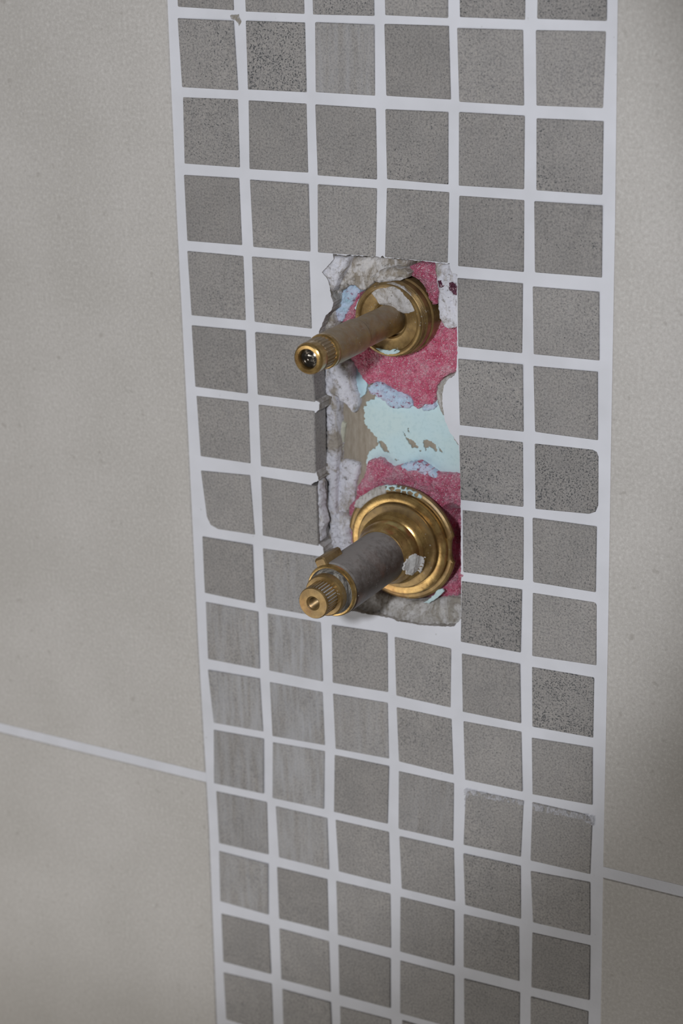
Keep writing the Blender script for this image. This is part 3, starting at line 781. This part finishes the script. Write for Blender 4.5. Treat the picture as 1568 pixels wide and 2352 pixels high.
lathe('recessed_screw', [(-48.5, 2.88), (-51.2, 2.88), (-51.3, 2.6), (-50.6, 2.2), (-50.7, 2.0), (-49.9, 1.5), (-50.0, 1.3), (-49.2, 0.7), (-48.9, 0.5)], CHROME, sp)
cr = crust('adhesive_crust', 'm_face', -0.0006, 0.0004, ADH_GREY, None, bulge=0.0012, width=0.0012, amp=0.0007, fine=0.0002, step=0.0004, seed=31)
cr.parent = uv; cr.location = -Vector(uv.location)
cr['label'] = 'cap of grey adhesive stuck on the collar face'

# ------------------------------------------------------------------ lower valve
lv = thing('shower_valve', 'lower brass valve stem with dusty grey sleeve and wide notched flange', 'valve', (AX, 0, -0.1822))


def notched(a, y):
    s = 1.0
    for c in (math.radians(1), math.radians(186), math.radians(97), math.radians(277)):
        d = (a - c + math.pi) % (2 * math.pi) - math.pi
        if c in (math.radians(97), math.radians(277)):
            continue
        w = 0.225
        if abs(d) < w:
            s -= 0.08 * math.sqrt(max(0.0, 1 - (d / w) ** 2))
    return s


lathe('flange', [(8.8, 18.0), (7.4, 19.3), (7.0, 19.7), (5.9, 19.9), (5.3, 19.55), (5.0, 18.9), (5.0, 17.9), (5.5, 17.75), (5.5, 17.0)], BRASS_OLD, lv, seg=240, wob=notched)
lathe('flange_ring', [(5.6, 17.6), (3.7, 17.55), (3.3, 17.25), (3.0, 16.3), (3.1, 14.95), (3.6, 14.85), (3.6, 14.0)], BRASS, lv, seg=128)
lathe('retaining_ring', [(4.2, 14.6), (2.1, 14.55), (1.75, 14.25), (1.5, 12.6), (1.6, 11.5)], BRASS_OLD, lv, seg=128)
lathe('threaded_collar', [(2.0, 11.2)] + threads(1.9, -2.4, 11.9, 0.66, 0.3) + [(-2.3, 11.2), (-2.5, 10.8), (-5.6, 10.6), (-6.4, 10.2), (-7.4, 9.5), (-9.4, 9.0), (-9.7, 8.3)], BRASS, lv, seg=128)
sl = lathe('sleeve', [(-9.0, 8.5), (-9.4, 8.72), (-39.9, 8.72), (-40.4, 8.4), (-40.5, 7.0)], SLEEVE, lv)
lathe('snap_ring', [(-40.4, 7.6), (-40.5, 8.3), (-41.0, 8.55), (-41.8, 8.5), (-42.3, 8.1), (-42.4, 7.5)], BRASS, lv)
lathe('greasy_groove', [(-42.3, 7.6), (-42.9, 7.45), (-43.6, 7.3), (-44.2, 6.9), (-44.3, 6.0)], GRIME, lv)
sp = lathe('spindle', [(-43.6, 6.0), (-43.9, 6.75), (-46.4, 6.7), (-46.9, 6.3), (-47.0, 4.4)], BRASS_OLD, lv)
splined('spline', -46.6, -53.2, 5.12, 0.42, 30, BRASS_OLD, sp, caps=False)
lathe('grouted_teeth', [(-46.8, 4.5), (-46.9, 4.9), (-51.9, 4.88), (-52.3, 4.6)], SPLINE_GROUT, sp, cap=False)['label'] = 'white grout packed between the brass teeth'
lathe('tip_face', [(-52.2, 4.6), (-52.8, 5.1), (-53.2, 5.05), (-53.5, 4.8), (-53.5, 2.35), (-53.2, 2.05)] + [(-53.0 + i * 0.4 + (0.2 if k else 0), 2.0 - (0.3 if k else 0)) for i in range(16) for k in (0, 1)] + [(-46.0, 1.4), (-45.8, 0.2)], BRASS_OLD, sp, cap=False)

# the little stop lug on the sleeve beside the snap ring
ang = math.radians(114)
u = Vector((math.cos(ang), 0, math.sin(ang)))
v = Vector((-math.sin(ang), 0, math.cos(ang)))
V, F = [], []
for y in (-41.6, -41.2, -31.5, -31.0):
    k = 0.82 if y in (-41.6, -31.0) else 1.0
    for a, b in ((7.6, -2.0), (7.6, 2.0), (10.4, 2.0), (11.0, 1.3), (11.0, -1.3), (10.4, -2.0)):
        q = u * (7.6 + (a - 7.6) * k) + v * (b * k)
        V.append((q.x * 0.001, y * 0.001, q.z * 0.001))
for i in range(3):
    for k in range(6):
        a, b = i * 6 + k, i * 6 + (k + 1) % 6
        F.append((a, a + 6, b + 6, b))
F += [tuple(range(6)), tuple(range(18, 24))[::-1]]
link('stop_lug', V, F, BRASS_OLD, sl)

# splash of white plaster where the sleeve meets the collar: follows the turned surface
def splash():
    V, F = [], []
    na, ny = 130, 90
    idx = {}
    rad = [(-12.0, 8.75), (-9.4, 9.05), (-7.4, 9.55), (-6.4, 10.25), (-5.6, 10.65), (-2.4, 11.0), (-1.5, 11.95), (0.5, 11.95)]
    ys_, rs_ = zip(*rad)
    def inside_(s, t):
        w = noise.fractal(Vector((s * 3.1, t * 3.1, 5.0)), 0.9, 2, 3) * 0.5
        return (s * s + (t * 1.05) ** 2) + w < 0.62
    for i in range(ny):
        for j in range(na):
            t = -1 + 2 * i / (ny - 1)
            s = -1 + 2 * j / (na - 1)
            y = -5.6 + 5.9 * t
            a = math.radians(-14 + 27 * s - 6 * t)
            if inside_(s, t):
                idx[i, j] = len(V)
                rr = np.interp(y, ys_, rs_) + 0.35 + 0.18 * noise.noise(Vector((s * 6, t * 6, 1)))
                V.append((rr * 0.001 * math.cos(a), y * 0.001, rr * 0.001 * math.sin(a)))
    for (i, j) in list(idx):
        q = [(i, j), (i, j + 1), (i + 1, j + 1), (i + 1, j)]
        if all(k in idx for k in q):
            F.append([idx[k] for k in q])
    cnt = {(a, b) for f in F for a, b in zip(f, f[1:] + f[:1])}
    bk = {}
    for (a, b) in cnt:
        if (b, a) not in cnt:
            for k in (a, b):
                if k not in bk:
                    x, y, z = V[k]
                    r = math.hypot(x, z)
                    bk[k] = len(V)
                    V.append((x * (r - 0.0006) / r, y, z * (r - 0.0006) / r))
            F.append([b, a, bk[a], bk[b]])
    return V, [f[::-1] for f in F]


Vs, Fs = splash()
o = link('plaster_splash', Vs, Fs, PLASTER, lv, angle=50)
o['label'] = 'white plaster splash on the collar'
cr = crust('adhesive_crust', 'm_flange', 0.0049, 0.0060, ADH_DARK, None, bulge=0.0005, width=0.0006, amp=0.0003, fine=0.0001, step=0.0004, seed=32)
cr.parent = lv; cr.location = -Vector(lv.location)


FLAKE = mat_plain('pale_blue_paint', rgb(198, 222, 226), 0.8)


def crackle(scale, thr, seed):
    def f(X, Z):
        out = np.zeros(X.shape, bool)
        for i in np.ndindex(X.shape):
            dd, _ = noise.voronoi(Vector((X[i] * scale, seed, Z[i] * scale)))
            out[i] = dd[1] - dd[0] < thr
        return out
    return f


for k, (key, thr, yy, own) in enumerate((('flake', 0.24, 0.0049, lv), ('flake2', 0.6, 0.0049, lv), ('flake3', 0.4, -0.0013, uv))):
    cr = crust('paint_flake', key, yy, yy + 0.0006, FLAKE, None, bulge=0.0002, width=0.0003, amp=0.0001, fine=0.0, step=0.00018, seed=33 + k, keep=crackle(520, thr, 1.5 + k), smooth=False)
    cr.parent = own; cr.location = -Vector(own.location)

# feathered film of grout dragged over the tops of two tiles, and a brown smear on a joint
def drag(X, Z):
    out = np.zeros(X.shape, bool)
    for i in np.ndindex(X.shape):
        out[i] = noise.fractal(Vector((X[i] * 700, 2.0, Z[i] * 420)), 0.7, 2.1, 4) > -0.25
    return out


FILM = mat_film('dragged_grout', rgb(206, 206, 212), 0.3, 0.62)
for key in ('film_a', 'film_b'):
    crust('grout_film', key, -0.0001, 0.0002, FILM, wall, bulge=0.00005, width=0.001, amp=0.00003, fine=0.00002, step=0.0003, rough=0.0005, seed=41, keep=drag)
crust('joint_stain', 'stain', 0.0002, 0.0005, mat_film('brown_smear', rgb(150, 142, 128), 0.3, 0.6), wall, bulge=0.0001, amp=0.00005, fine=0.00003, step=0.0002, rough=0.0003, seed=43)
crust('dried_adhesive', 'm_rim', 0.0010, 0.0050, ADH, wall, amp=0.0006, scale=500, seed=44, **LOW)
